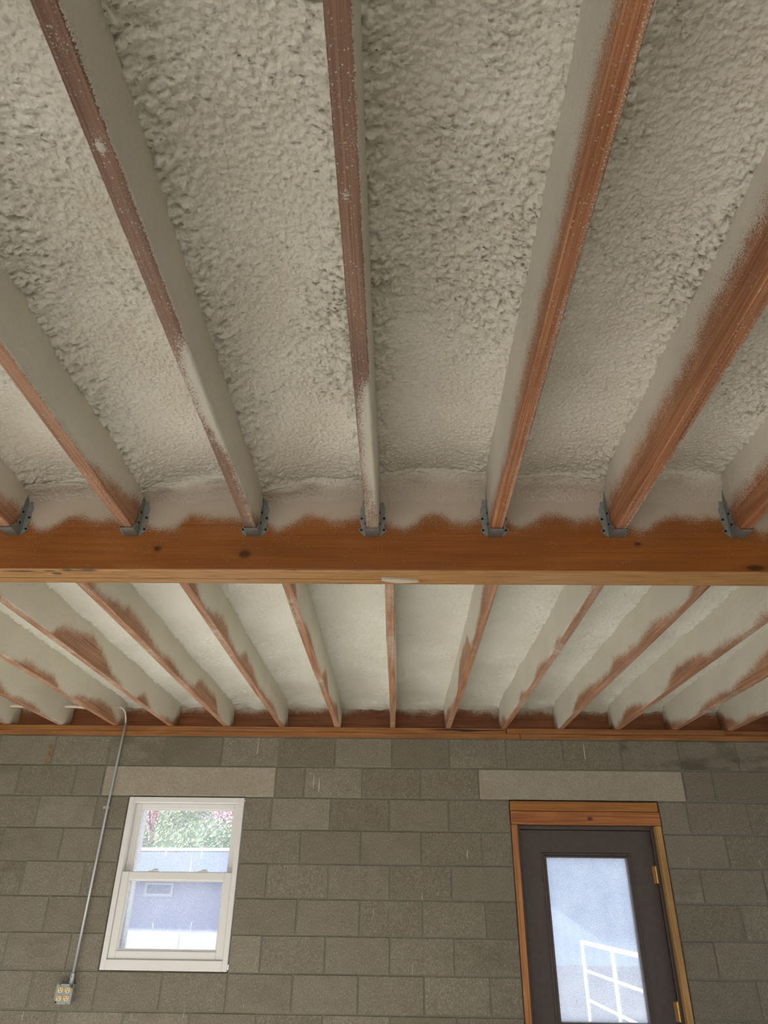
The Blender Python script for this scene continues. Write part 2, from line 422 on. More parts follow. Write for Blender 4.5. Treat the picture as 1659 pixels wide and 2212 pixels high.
# side and rear walls, out of the picture: plain block walls, a garage opening on the left
t = NT('block_wall'); bt = t.N('TexBrick'); bt.inputs['Scale'].default_value = 1; bt.inputs['Brick Width'].default_value = B; bt.inputs['Row Height'].default_value = H
bt.inputs['Mortar Size'].default_value = .008; bt.inputs['Color1'].default_value = srgb(150, 141, 122); bt.inputs['Color2'].default_value = srgb(136, 127, 108); bt.inputs['Mortar'].default_value = srgb(100, 98, 88)
o = t.N('TexCoord').outputs['Object']; sp = t.N('SeparateXYZ'); t.L(o, sp.inputs[0]); cb = t.N('CombineXYZ'); t.L(t.math('ADD', sp.outputs[0], sp.outputs[1]), cb.inputs[0]); t.L(sp.outputs[2], cb.inputs[1]); t.L(cb.outputs[0], bt.inputs['Vector'])
M['blockwall'] = t.done(t.bsdf(bt.outputs[0], .9))
ZC = ZJ+HJ
mb = MB(); mb.box(ROOM_L-.2, ROOM_L, ROOM_B, GX0, 0, ZC); mb.box(ROOM_L-.2, ROOM_L, GX1, YW, 0, ZC); mb.box(ROOM_L-.2, ROOM_L, GX0, GX1, 2.4, ZC); mb.box(ROOM_L-.2, ROOM_L, YW, YW+.2, ZT+.002, ZC)
mb.build('wall_left', M['blockwall'])['kind'] = 'structure'
mb = MB(); mb.box(ROOM_R, ROOM_R+.2, ROOM_B, RX0, 0, ZC); mb.box(ROOM_R, ROOM_R+.2, RX1, YW, 0, ZC); mb.box(ROOM_R, ROOM_R+.2, RX0, RX1, 2.4, ZC); mb.box(ROOM_R, ROOM_R+.2, YW, YW+.2, ZT+.002, ZC)
mb.build('wall_right', M['blockwall'])['kind'] = 'structure'
mb = MB(); mb.box(ROOM_L-.2, FX0, ROOM_B-.2, ROOM_B, 0, ZC); mb.box(FX1, ROOM_R+.2, ROOM_B-.2, ROOM_B, 0, ZC); mb.box(FX0, FX1, ROOM_B-.2, ROOM_B, 2.5, ZC)
mb.build('wall_front', M['blockwall'])['kind'] = 'structure'

# ------------------------------------------------------------------ plates and rim board on the block wall
M['plate'] = wood('plate_wood', srgb(126, 78, 38), srgb(184, 126, 72), 'x', 1.2)
M['rim'] = coated_wood('rim_wood', srgb(116, 66, 38), srgb(168, 106, 66), 'x', (.62, .56, .45), speck=.5)
GP = 'doubled wooden plates along the top of the block wall'
def plate(x0, x1, z0, z1, dy, label):
    return tag(MB().box(x0, x1, YW+dy, YW+.14, z0, z1, 0, .002).build('top_plate', M['plate'], org=((x0+x1)/2, YW+.07, z0)), label, 'wood plate', GP)
plate(ROOM_L, .893, ZT+.001, ZT+.0365, .002, 'long lower wooden plate lying on the blocks, over the window')
plate(.896, ROOM_R, ZT+.001, ZT+.0365, .0, 'lower wooden plate lying directly on the blocks, running over the door')
pl_ = plate(ROOM_L, .797, ZT+.0375, ZJ-.001, .003, 'upper wooden plate over the window, with a charred dark crack near its end')
plate(.800, 2.36, ZT+.0375, ZJ-.001, -.008, 'upper wooden plate over the door, paler and standing slightly proud')
plate(2.365, ROOM_R, ZT+.0375, ZJ-.001, .022, 'short upper wooden plate set back, in the corner beyond the door')
# charred crack on the upper plate
mb = MB(); mb.prism([(.20, 2.703), (.42, 2.709), (.60, 2.7045), (.78, 2.705), (.79, 2.700), (.62, 2.696), (.5, 2.690), (.42, 2.698)], 'y', YW+.0016, YW+.006)
ck = mb.build('charred_crack', plain('charred_wood', (.03, .022, .018, 1), .9), None, org=pl_.location); ck.parent = pl_; ck.location = (0, 0, 0)

nx = 460; xs = np.linspace(ROOM_L+.01, ROOM_R-.01, nx); zs = np.linspace(ZJ, ZJ+HJ-.003, 36); YR = YW+.13
pr = np.array([(YR+.036, ZJ+HJ-.003), (YR+.036, ZJ)]+[(YR, z) for z in zs])
V = np.zeros((nx, len(pr), 3)); V[:, :, 0] = xs[:, None]; V[:, :, 1] = pr[None, :, 0]; V[:, :, 2] = pr[None, :, 1]
XX, ZZ = V[:, :, 0], V[:, :, 2]
hh = ZZ-ZJ-.14+.035*perlin(XX*3.1, XX*0, 5)+.02*perlin(XX*9, XX*0, 6)
rim = grid_obj('rim_board', V[:, ::-1], M['rim'], (0, YR, ZJ), sstep(-.05, .06, hh)[:, ::-1], closed_u=True)
tag(rim, 'dark brown rim board closing the joist ends above the block wall, dusted with foam', 'rim board')

# ------------------------------------------------------------------ the glulam beam
BK = [(-.80, 2.664, .012, .009), (-.505, 2.645, .019, .014), (1.165, 2.603, .028, .010), (-2.0, 2.65, .02, .016), (.80, 2.688, .011, .006)]
def beam_marks_and_light(t, col):
    o = t.N('TexCoord').outputs['Object']; s = t.N('SeparateXYZ'); t.L(o, s.inputs[0])
    x, y, z = s.outputs[0], s.outputs[1], s.outputs[2]
    under = t.rng(z, .0005, .004, 1, 0)
    n = t.noise(t.co((3, 230, 230)), 1.5, 4, .6)
    pale = t.mix(t.rng(n, .36, .64), srgb(146, 100, 52), srgb(206, 156, 98))
    col = t.mix(under, col, pale)  # underside coloured paler, light from below put into the wood tone
    # seam between laminations under the beam, and short checks
    wob = t.math('MULTIPLY', t.math('SUBTRACT', t.noise(t.co((2.5, 0, 0)), 1, 2), .5), .006)
    seam = t.rng(t.math('ABSOLUTE', t.math('SUBTRACT', t.math('ADD', y, wob), .071)), .0008, .0022, 1, 0)
    seam = t.math('MULTIPLY', seam, t.rng(x, -.02, .25, 1, .0)); seam = t.math('MULTIPLY', seam, under)
    ck = t.math('MULTIPLY', t.rng(t.noise(t.co((7, 170, 0)), 1, 1), .66, .70), under)
    col = t.mix(t.math('MAXIMUM', seam, t.math('MULTIPLY', ck, .7)), col, srgb(48, 28, 16))
    # smeared ink near the left end of the underside
    for (ix, iy, rx, ry) in ((-1.255, .016, .062, .008), (-1.150, .014, .022, .007), (-1.050, .010, .07, .007), (-1.015, .007, .026, .010), (-1.090, .008, .020, .010), (-1.135, .034, .018, .012)):
        a = t.math('DIVIDE', t.math('SUBTRACT', x, ix), rx); b = t.math('DIVIDE', t.math('SUBTRACT', y, iy), ry)
        d = t.math('ADD', t.math('MULTIPLY', a, a), t.math('MULTIPLY', b, b))
        d = t.math('ADD', d, t.math('SUBTRACT', t.noise(t.co(), 60, 2), .5))
        col = t.mix(t.math('MULTIPLY', t.rng(d, .5, 1.2, .72, 0), under), col, srgb(44, 44, 38))
    return col
M['beam'] = coated_wood('glulam_beam', srgb(130, 72, 26), srgb(180, 112, 50), 'x', (.52, .44, .35), [(x, 0, z-ZB, rx, .03, rz) for x, z, rx, rz in BK], .55, .42, .55, beam_marks_and_light, rand=False, con=.55)
def beam_coat(x, z):
    e = 2.805+.030*perlin(x*4.1, x*0, 3)+.018*perlin(x*11, x*0, 4)
    e = e+.028*perlin(x*1.9+3.3, x*0, 8)
    ph = (x-XF[0])/B; ph = ph-np.floor(ph)
    e = e-.018*np.sin(ph*2*PI*1.0+.4)+.014*np.cos(ph*4*PI)
    return sstep(-.066, .034, z-e)*1.0+.26*sstep(-.13, -.02, z-e)
zb = np.concatenate([[ZB], np.linspace(ZB+.002, ZJ+HJ-.002, 70)])
xs = np.linspace(ROOM_L+.005, ROOM_R-.005, 900)
prof = [(YB+WB, z) for z in (ZJ+HJ-.002, ZB+.002)]+[(YB+WB-.002, ZB)]+[(YB+t_*WB, ZB) for t_ in (.85, .6, .4, .15)]+[(YB+.002, ZB)]+[(YB, z) for z in np.linspace(ZB+.002, ZJ+HJ-.002, 70)]
pa = np.array(prof)
V = np.zeros((len(xs), len(pa), 3)); V[:, :, 0] = xs[:, None]; V[:, :, 1] = pa[None, :, 0]; V[:, :, 2] = pa[None, :, 1]
cb_ = np.where(pa[None, :, 0] < YB+.001, beam_coat(xs[:, None]+0*pa[None, :, 0], pa[None, :, 1]+0*xs[:, None]), 0.02)
beam = grid_obj('ceiling_beam', V[:, ::-1], M['beam'], (0, YB, ZB), cb_[:, ::-1], closed_u=True)
tag(beam, 'heavy brown glulam beam crossing the ceiling, its top edge dusted with foam', 'beam', kind='thing')
# dried sliver of foam stuck under the beam
mb = MB(); n = 14; cx, cy = .0, YB+.062
up = [(-.062+.125*i/n, .016*math.sin(PI*(i/n)**.8)+.004+.012*(i/n)) for i in range(n+1)]; lo = [(-.062+.125*i/n, -.012+.022*(i/n)**1.5) for i in range(n+1)]
mb.prism([(x+.012, y+cy) for x, y in up]+[(x+.012, y+cy) for x, y in lo[::-1]], 'z', ZB-.007, ZB+.001)
tag(mb.build('foam_sliver', plain('dry_foam', srgb(205, 192, 172), .8, 0, .3, (60, .5, .003)), org=(0.01, cy, ZB-.004)), 'small pale crescent of dried foam stuck under the beam by the centre joist', 'foam scrap')

# ------------------------------------------------------------------ joists
ORD = {1: 'first', 2: 'second', 3: 'third', 4: 'fourth', 5: 'fifth', 6: 'sixth', 7: 'seventh', 8: 'eighth'}
def joist(x, ys, cov, mat, seed, zj=ZJ, hj=HJ, bow=0.0):
    """cov(side, y, h): coat on 'l', 'r' (h above underside) or 'b' (h across, -1..1)"""
    hw = WJ/2; hs = np.concatenate([[.004], np.linspace(.010, .245, 34), [hj-.001]])
    bx = np.linspace(-1, 1, 9)
    ny = len(ys); yy = ys[:, None]
    L = [('l', h) for h in hs[::-1]]; Bt = [('b', b) for b in bx]; Rr = [('r', h) for h in hs]
    P = L+Bt+Rr
    V = np.zeros((ny, len(P), 3)); A = np.zeros((ny, len(P)))
    for i, (s, q) in enumerate(P):
        a = np.clip(cov(s, ys, q), 0, 1)
        th = a*(.0016+.0012*(1+fbm(ys*60, np.full(ny, q*60), seed+(3 if s == 'l' else 5), 2)))
        if s == 'b': V[:, i] = np.stack([x+q*(hw-.0025)+0*ys, ys, zj-th*.7+0*ys], -1)
        else:
            sg = -1 if s == 'l' else 1
            V[:, i] = np.stack([x+sg*(hw+th), ys, zj+q+0*ys], -1)
        A[:, i] = a
    V[:, :, 0] += (bow*np.sin(ys*2.2+seed))[:, None]
    caps = V[[0, -1]].mean(1, keepdims=True)+np.zeros((2, len(P), 3))
    V = np.concatenate([caps[:1], V, caps[1:]], 0); A = np.concatenate([A[:1], A, A[-1:]], 0)
    return grid_obj('floor_joist', V, mat, (x, (ys[0]+ys[-1])/2, zj), A, closed_u=True)
yf = np.concatenate([np.arange(ROOM_B+.002, .35, .05), np.arange(.35, YB-.004, .005), [YB-.003]])
def n1(y, f, s): return perlin(y*f, y*0+.37, s)
# (h0 left, h0 right, slope): height below which the wood is bare
FC = {-5: (.02, .0), 5: (.09, .03), -4: (.0, -.02), -3: (.05, .055), -2: (.02, -.012), -1: (.02, -.03), 0: (.03, -.03), 1: (.058, .03), 2: (.118, .03), 3: (.10, .03), 4: (.1, .03)}
def cov_front(k):
    l0, r0 = FC[k]
    def f(s, y, q):
        if s == 'b':
            base = .13+.10*n1(y, 4, k*7+1)
            if k == 0: base = base+.75*sstep(1.20, 1.32, y)*(1-sstep(1.55, 1.92, y))*(.55+.5*q)+.25*sstep(1.2, 1.4, y)
            if k == -1: base = base+.85*sstep(1.05, 1.2, y)*(1-sstep(1.38, 1.6, y))*(.75+.35*q)+.30*sstep(1.1, 1.3, y)*sstep(-.2, 1, q)
            if k in (1, 2): base = base+.34*sstep(.3, 1.0, q)
            if k == -1: base = base+.9*np.exp(-((y-.67)/.012)**2-((q-.0)/.5)**2)
            if k == 0: base = base+.6*np.exp(-((y-.76)/.012)**2-((q+.3)/.5)**2)
            return base
        h0 = (l0 if s == 'l' else r0)+.018*n1(y, 3.1, k*5+(2 if s == 'l' else 3))+.010*n1(y, 9, k*3+1)
        if k == 1 and s == 'l': h0 = h0-.02*sstep(1.2, 1.9, y)
        if s == 'r' and k < 0: h0 = h0+(.06 if k > -3 else .02)*sstep(1.78, 2.02, y)+(.05*sstep(1.45, 1.8, y) if k == -2 else 0)
        wdt = .055 if (s == 'r' and k < 1) else .088
        return sstep(h0-wdt, h0+wdt, q)*1.08
    return f
FLAB = {
 -5: 'timber joist in front of the beam, fifth to the left of the centre one',
 5: 'timber joist in front of the beam, fifth to the right of the centre one',
 -4: 'timber joist in front of the beam, beyond the third one left of centre',
 -3: 'timber joist before the beam at the far left edge, only its end showing',
 -2: 'grainy timber joist before the beam, second to the left of the centre one',
 -1: 'timber joist before the beam with white overspray patch, next left of centre',
 0: 'centre timber joist before the beam, underside half whitened by overspray',
 1: 'timber joist before the beam with pale upper face, next right of centre',
 2: 'orange grained timber joist before the beam, second to the right of centre',
 3: 'timber joist before the beam at the right edge, flecked with foam crumbs',
 4: 'timber joist in front of the beam, beyond the one at the right edge'}
for k in range(-5, 6):
    tag(joist(XF[k], yf, cov_front(k), M['joist_dark'] if k in (-1, 0) else M['joist_rear'] if k < -1 else M['joist'], 40+k, bow=.002), FLAB[k], 'joist', 'floor joists in front of the beam')
yr_ = np.concatenate([np.arange(YB+WB+.002, YW+.125, .011), [YW+.128]])
def cov_rear(k):
    rr = random.Random(300+k); p1, p2, p3 = rr.uniform(0, 9), rr.uniform(0, 9), rr.uniform(0, 9)
    def f(s, y, q):
        if s == 'b': return .22+.30*n1(y+p1, 2.1, 9+k)+.12*n1(y, 9, 8+k)
        pul = np.maximum(0, n1(y+p2, 1.55, 20+k)+.12)**1.0
        pul2 = np.maximum(0, n1(y+p3, 3.3, 30+k)-.05)
        h0 = -.022+.13*pul+.08*pul2+.006*n1(y, 14, k)
        near = sstep(YW-.28, YW+.05, y)
        h0 = h0+.05*sstep(YW-.02, YW+.10, y)+.04*(1-sstep(YB+.25, YB+.7, y))
        return sstep(h0-.055, h0+.06, q)*1.1
    return f
def rear_label(k):
    if k == 0: return 'timber joist behind the beam that runs straight back above the wall middle'
    sd = 'left' if k < 0 else 'right'
    return 'timber joist behind the beam, %s to the %s of the straight centre one' % (ORD[abs(k)], sd)
for k in range(-8, 9):
    tag(joist(XR[k], yr_, cov_rear(k), M['joist_rear'], 80+k, bow=.003), rear_label(k), 'joist', 'floor joists behind the beam')

# ------------------------------------------------------------------ spray foam, one filling per bay
def foam_disp(x, s, u, seed, amp_l, amp_r, rough):
    """x across the bay (m), s along it, u in 0..1 across"""
    el = np.exp(-(u/.17)**2)*amp_l; er = np.exp(-((1-u)/.17)**2)*amp_r
    edge = np.maximum(el, er)
    patch = sstep(-.1, .5, perlin(x*3.1, s*2.3, seed+2)+.25*perlin(x*9, s*7, seed+21))
    wx = x+.010*perlin(x*22, s*22, seed+5); ws = s+.010*perlin(x*20+5, s*20, seed+6)
    big = 1-np.clip(worley(wx*24, ws*30, seed+7)/.85, 0, 1)**1.6
    med = 1-np.clip(worley(wx*44, ws*66, seed+8)/.85, 0, 1)**1.5
    rip = np.abs(fbm(wx*26+ws*5, ws*62, seed+9, 2))
    fine = fbm(x*75, s*120, seed+10, 2)
    low = perlin(x*5, s*3.2, seed+11)
    pit = (1-sstep(.08, .34, worley(wx*16+3, ws*22, seed+12)))*sstep(.05, .4, perlin(x*8, s*6, seed+13))
    m = np.clip(.22+.80*edge+.55*patch, 0, 1.3)*rough*(1-.4*sstep(1.3, 1.8, s)*(s < 2.1))
    return .010*low + .0135*big*np.clip(edge+.4*patch-.12, 0, 1.2)*rough + .0105*med*m + .0095*rip*m + .0056*fine*(.65+.4*m) - .012*pit*np.clip(edge+.5*patch, 0, 1)*rough
def foam_front(k, seed, zl, zr, amp_l, amp_r, label, rough=1.0):
    x0, x1 = XF[k]+WJ/2+.0005, XF[k+1]-WJ/2-.0005
    nu = 96; u = np.linspace(0, 1, nu)
    sA = np.concatenate([np.arange(ROOM_B+.01, .36, .04), np.arange(.38, YB-.045, .0042)])
    nD = 46
    nv = len(sA)+nD; U = np.tile(u, (nv, 1)); X = x0+(x1-x0)*U
    zc = zl+(zr-zl)*u+.016*np.sin(PI*u)
    zend = 2.846+.018*perlin(X[0]*9, X[0]*0, 77)
    base = np.zeros((nv, nu, 3)); nor = np.zeros((nv, nu, 3)); S = np.zeros((nv, nu)); fade = np.ones((nv, nu))
    for i, y in enumerate(sA):
        base[i] = np.stack([X[i], np.full(nu, y), zc], -1); nor[i, :, 2] = -1; S[i] = y
    R_ = .035
    for j in range(nD):
        i = len(sA)+j; q = j/(nD-1)
        if j < 12:
            a = (j+1)/12*PI/2; yv = YB-.045+(.045-.022)*math.sin(a); zz = zc-.030*(1-math.cos(a)); nn = np.array([0, -math.sin(a), -math.cos(a)])
            base[i] = np.stack([X[i], np.full(nu, yv), zz], -1); S[i] = YB-.045+.04*(j+1)/12
        else:
            q = (j-11)/(nD-12); zz = (zc-.030)*(1-q)+zend*q; th = .024*(1-q)**1.1+.0004
            base[i] = np.stack([X[i], YB-th+0*u, zz], -1); nn = np.array([0, -1, 0]); S[i] = YB+.0+.14*q; fade[i] = (1-q)**.8
        nor[i] = nn
    d = foam_disp(X, S, U, seed, amp_l, amp_r, rough)
    # pillowy rolls where the foam turns down the beam
    roll = np.exp(-((S-(YB+.005))/.05)**2)
    wx = X+.02*perlin(X*9, S*9, seed+31)
    pil = 1-np.clip(worley(wx*12+seed, S*17, seed+33)/.9, 0, 1)**1.7
    d = d*(1-.65*sstep(YB-.05, YB+.01, S)) + .036*roll*pil*sstep(-.35, .35, perlin(X*5, S*5, seed+61)+.1)
    d = d*fade
    V = base+nor*d[..., None]
    V[:, :, 1] = np.minimum(V[:, :, 1], YB-.0006)
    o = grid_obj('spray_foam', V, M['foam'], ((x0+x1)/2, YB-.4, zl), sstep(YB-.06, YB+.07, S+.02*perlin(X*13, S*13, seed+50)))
    tag(o, label, 'spray foam', 'spray foam between the joists in front of the beam')
FO = {-5: ('cream spray foam before the beam, outermost bay on the left', 2.90, 2.92, .8, .5), 4: ('cream spray foam before the beam, outermost bay on the right', 2.93, 2.94, .8, .5),
 -4: ('cream spray foam in the front bay at the far left edge, mostly cut off', 2.90, 2.90, .8, .4),
 -3: ('cream spray foam before the beam between the two leftmost joists, dark lumps at its end', 2.90, 2.92, 1.0, .3),
 -2: ('cream spray foam before the beam with a rough crust ridge, second bay left of centre', 2.888, 2.94, 1.15, .5),
 -1: ('lumpy cream spray foam before the beam, in the bay just left of the centre joist', 2.885, 2.93, 1.2, .9),
 0: ('finely stippled cream spray foam before the beam, in the bay just right of centre joist', 2.95, 2.955, .8, .5),
 1: ('coarse pebbly cream spray foam before the beam, second bay right of the centre joist', 2.93, 2.94, 1.2, .5),
 2: ('pitted cream spray foam before the beam, between second and third joists right of centre', 2.93, 2.95, 1.2, .7),
 3: ('cream spray foam before the beam, in the bay past the right edge joist', 2.93, 2.95, 1.0, .7)}
for k, (lab, a, b, c, d_) in FO.items(): foam_front(k, 100+13*(k+5), a, b, c, d_, lab)
def foam_rear(k, seed, label, zl, zr):
    x0, x1 = XR[k]+WJ/2+.0005, XR[k+1]-WJ/2-.0005
    nu = 60; u = np.linspace(0, 1, nu)
    sA = np.arange(YB+WB+.003, YW+.05, .0075); nD = 22; nv = len(sA)+nD
    U = np.tile(u, (nv, 1)); X = x0+(x1-x0)*U; zc = zl+(zr-zl)*u+.02*np.sin(PI*u)
    base = np.zeros((nv, nu, 3)); nor = np.zeros((nv, nu, 3)); S = np.zeros((nv, nu)); fade = np.ones((nv, nu))
    rr = random.Random(seed); dr = rr.choice([.03, .035, .05])
    zend = zl-dr+.016*perlin(X[0]*12, X[0]*0, seed)
    for i, y in enumerate(sA): base[i] = np.stack([X[i], np.full(nu, y), zc], -1); nor[i, :, 2] = -1; S[i] = y
    for j in range(nD):
        i = len(sA)+j; q = j/(nD-1); a = min(1, q/.5)*PI/2
        yv = YW+.05+.05*math.sin(a)+.028*max(0, (q-.5)/.5); zz = zc-.022*(1-math.cos(a)); q2 = max(0, (q-.5)/.5); zz = zz*(1-q2)+zend*q2
        base[i] = np.stack([X[i], np.full(nu, yv), zz], -1); nor[i] = (0, -math.sin(a), -math.cos(a)); S[i] = YW+.05+.08*q; fade[i] = 1-q2*.8
    d = foam_disp(X, S, U, seed, rr.uniform(.6, 1.0), rr.uniform(.4, .9), .75)
    pil = 1-np.clip(worley(X*14, S*18, seed+33)/.9, 0, 1)**1.7
    d = (d+.016*pil*np.exp(-((S-(YW+.08))/.04)**2))*fade
    V = base+nor*d[..., None]; V[:, :, 1] = np.minimum(V[:, :, 1], YR-.0006)
    tag(grid_obj('spray_foam', V, M['foam_rear'], ((x0+x1)/2, (YB+YW)/2, zl)), label, 'spray foam', 'spray foam between the joists behind the beam')
for k in range(-8, 8):
    n = k+1 if k >= 0 else -k
    side = 'right' if k >= 0 else 'left'
    lab = 'pale spray foam behind the beam, %s bay %s of the straight centre joist' % (ORD[n], side)
    rr = random.Random(900+k)
    foam_rear(k, 500+11*(k+9), lab, 2.915+rr.uniform(-.01, .01), 2.92+rr.uniform(-.01, .01))

# ------------------------------------------------------------------ joist hangers
def make_hanger():
    r = empty('joist_hanger', (0, 0, 0)); hw = WJ/2+.0015; T = .0016
    y1 = -.0008; y0 = -.060
    mb = MB(); mb.box(-hw-T, hw+T, y0, y1, -.0045, -.0028)
    mb.build('seat', M['galv'], r)
    for sg in (-1, 1):
        # strap up the joist side, cut with a stepped front edge
        poly = [(y1, -.0045), (y0, -.0045), (y0, .006), (-.034, .030), (-.034, .046), (-.029, .050), (-.029, .060), (-.033, .066), (-.031, .088), (-.026, .094), (-.026, .120), (-.020, .140), (-.018, .175), (y1, .185)]
        mb = MB(); mb.prism(poly, 'x', sg*(hw+.0008), sg*(hw+.0008+T)); mb.build('side_strap', M['galv'], r)
        # face flange on the beam with notched outline
        pf = [(0, -.0045), (.008, .000), (.021, .014), (.024, .019), (.022, .026), (.017, .029), (.017, .042), (.022, .046), (.023, .058), (.023, .070), (.019, .074), (.019, .086), (.022, .090), (.021, .106), (.016, .112), (.014, .135), (.008, .150), (0, .155)]
        fb = MB(); fb.prism([(sg*(hw+T+px), pz) for px, pz in pf], 'y', -.0024, -.0008); fl = fb.build('face_flange', M['galv'], r)
        for (px, pz) in ((.0165, .020), (.016, .064)):
            nb_ = MB(); nb_.tube([(sg*(hw+T+px), -.0024, pz), (sg*(hw+T+px), -.0050, pz)], .0042, 8); nb_.build('nail', M['nail'], fl)
        for (py, pz) in ((-.024, .034), (-.022, .076)):
            nb_ = MB(); nb_.tube([(sg*(hw+.002), py, pz), (sg*(hw+.0056), py, pz)], .004, 8); nb_.build('nail', M['nail'], r)
    return r
HLAB = {-5: 'steel hanger on the beam under the fifth joist left of centre', 5: 'steel hanger on the beam under the fifth joist right of centre', -4: 'steel hanger on the beam beyond the far left edge joist', -3: 'steel joist hanger on the beam at the far left edge', -2: 'steel joist hanger on the beam under the grainy joist second left of centre',
 -1: 'steel joist hanger on the beam under the white patched joist next left of centre', 0: 'steel joist hanger on the beam under the centre joist, seen square on',
 1: 'steel joist hanger on the beam under the joist next right of centre', 2: 'steel joist hanger on the beam under the orange joist second right of centre',
 3: 'steel joist hanger on the beam under the flecked joist at the right edge', 4: 'steel hanger on the beam beyond the right edge joist'}
h0 = make_hanger()
for i, k in enumerate(range(-5, 6)):
    o = h0 if i == 0 else copy_tree(h0)
    o.location = (XF[k]+.002*math.sin(YB*2.2+40+k), YB, ZJ); tag(o, HLAB[k], 'joist hanger', 'joist hangers on the beam')

# ------------------------------------------------------------------ window
M['vinyl'] = plain('white_vinyl', srgb(222, 220, 216), .4, 0, .4)
def glass(name, dirt, seed, streaks=True):
    t = NT(name); v = t.co()
    n = t.noise(v, 7, 3); f = t.noise(v, 210, 2, .7); sp = t.vor(v, 135)
    d = t.math('ADD', t.rng(n, .3, .7, dirt*.8, dirt*1.2), t.rng(f, .50, .64, 0, .42))
    g2 = t.rng(t.noise(v, 45, 2), .5, .6)
    d = t.math('ADD', d, t.math('MULTIPLY', t.rng(sp, .08, .2, .6, 0), g2))
    if streaks:
        s = t.noise(t.co((24, 24, 3.0)), 1.0, 2, .5, .4)
        d = t.math('ADD', d, t.rng(s, .70, .74, 0, .5))
    d = t.math('MINIMUM', d, .9)
    tr = t.N('BsdfTransparent'); tr.inputs[0].default_value = (.80, .83, .88, 1)
    tl = t.N('BsdfTranslucent'); tl.inputs[0].default_value = (.8, .84, .92, 1)
    gl = t.N('BsdfGlossy'); gl.inputs['Roughness'].default_value = .02
    fr = t.N('Fresnel'); fr.inputs[0].default_value = 1.45
    m1 = t.N('MixShader'); t.L(d, m1.inputs[0]); t.L(tr.outputs[0], m1.inputs[1]); t.L(tl.outputs[0], m1.inputs[2])
    m2 = t.N('MixShader'); t.L(t.math('MULTIPLY', fr.outputs[0], .6), m2.inputs[0]); t.L(m1.outputs[0], m2.inputs[1]); t.L(gl.outputs[0], m2.inputs[2])
    return t.done(m2.outputs[0])
M['glass_w'] = glass('dusty_window_glass', .24, 1)
M['glass_d'] = glass('dusty_door_glass', .30, 2, False)
win = empty('window_1', ((WX0+WX1)/2, YW, WZ0)); tag(win, 'white single-hung vinyl window set in the block wall', 'window', kind='structure')
WY = YW+.002
fx0, fx1, fz0, fz1 = WX0+.004, WX1-.004, WZ0+.003, WZ1-.004
mb = MB()
rect_frame(mb, fx0, fx1, fz0, fz1, WY, WY+.014, .034, .034, .036, .058, 0, .003)
rect_frame(mb, fx0+.014, fx1-.014, fz0+.03, fz1-.016, WY+.013, WY+.10, .020, .020, .020, .030, 0, .002)
rect_frame(mb, fx0+.030, fx1-.030, fz0+.05, fz1-.032, WY+.062, WY+.075, .012, .012, .012, .012, 0, .002)
rect_frame(mb, fx0+.02, fx1-.02, fz0+.03, fz1-.02, WY+.098, WY+.185, .062, .062, .040, .075, 0, .003)
mb.build('window_frame', M['vinyl'], win, org=((WX0+WX1)/2, WY, WZ0))
ZM = 1.745                                   # meeting rail
def sash(name, x0, x1, z0, z1, y0, y1, st, tp, bt, glassm):
    m = MB(); rect_frame(m, x0, x1, z0, z1, y0, y1, st, st, tp, bt, 0, .004)
    rect_frame(m, x0+st-.002, x1-st+.002, z0+bt-.002, z1-tp+.002, y0+.008, y1-.004, .010, .010, .010, .010, 0, .002)
    s = m.build(name, M['vinyl'], win, org=((x0+x1)/2, y0, z0))
    g = MB(); ym = (y0+y1)/2+.004; g.add([(x0+st, ym, z0+bt), (x1-st, ym, z0+bt), (x1-st, ym, z1-tp), (x0+st, ym, z1-tp)], [(0, 1, 2, 3)])
    p = g.build('pane', glassm, s, org=((x0+x1)/2, ym, z0)); p.location = Vector(((x0+x1)/2, ym, z0))-Vector(((x0+x1)/2, y0, z0))
    return s
sash('upper_sash', fx0+.036, fx1-.036, ZM-.03, fz1-.037, WY+.058, WY+.088, .040, .036, .034, M['glass_w'])
sash('lower_sash', fx0+.034, fx1-.034, fz0+.059, ZM+.026, WY+.010, WY+.044, .050, .048, .046, M['glass_w'])
for lx in (-1.615, -1.285):
    m = MB(); m.prism([(-.035, 0), (.035, 0), (.033, .006), (.018, .011), (-.010, .011), (-.033, .005)], 'y', WY+.016, WY+.038)
    m.tube([(.0, WY+.027, .009), (.0, WY+.027, .016)], .010, 12); m.box(-.004, .030, WY+.020, WY+.030, .012, .017, 0, .002)
    m.v = [(x+lx, y, z+ZM+.026) for x, y, z in m.v]
    m.build('sash_lock', M['vinyl'], win, org=(lx, WY+.03, ZM+.026))

# ------------------------------------------------------------------ door
HK = [(1.315, YW, 2.135, .018, .02, .012)]
M['buck'] = wood('door_buck_wood', srgb(132, 72, 34), srgb(202, 134, 78), 'x', 1.6, [(0.03, -.09, .038, .017, .04, .012)], rand=False)
M['buckv'] = wood('door_buck_side_wood', srgb(142, 84, 42), srgb(204, 142, 86), 'z', 1.3)
M['bucky'] = wood('door_buck_yellow_wood', srgb(150, 108, 58), srgb(204, 162, 104), 'z', 1.3)
M['buckt'] = wood('door_buck_top_wood', srgb(140, 86, 36), srgb(192, 132, 68), 'x', .8)
M['brown'] = plain('dark_brown_steel', srgb(80, 70, 65), .42, 0, .45, (30, .06, .001))
M['brass'] = plain('brass', srgb(205, 160, 92), .3, .9)
M['black'] = plain('black_gap', (.012, .011, .010, 1), .8)
door = empty('door_1', ((DX0+DX1)/2, YW, 0)); tag(door, 'dark brown steel door with half glass in a raw wood frame', 'door', kind='structure')
OX = ((DX0+DX1)/2, YW, 0)
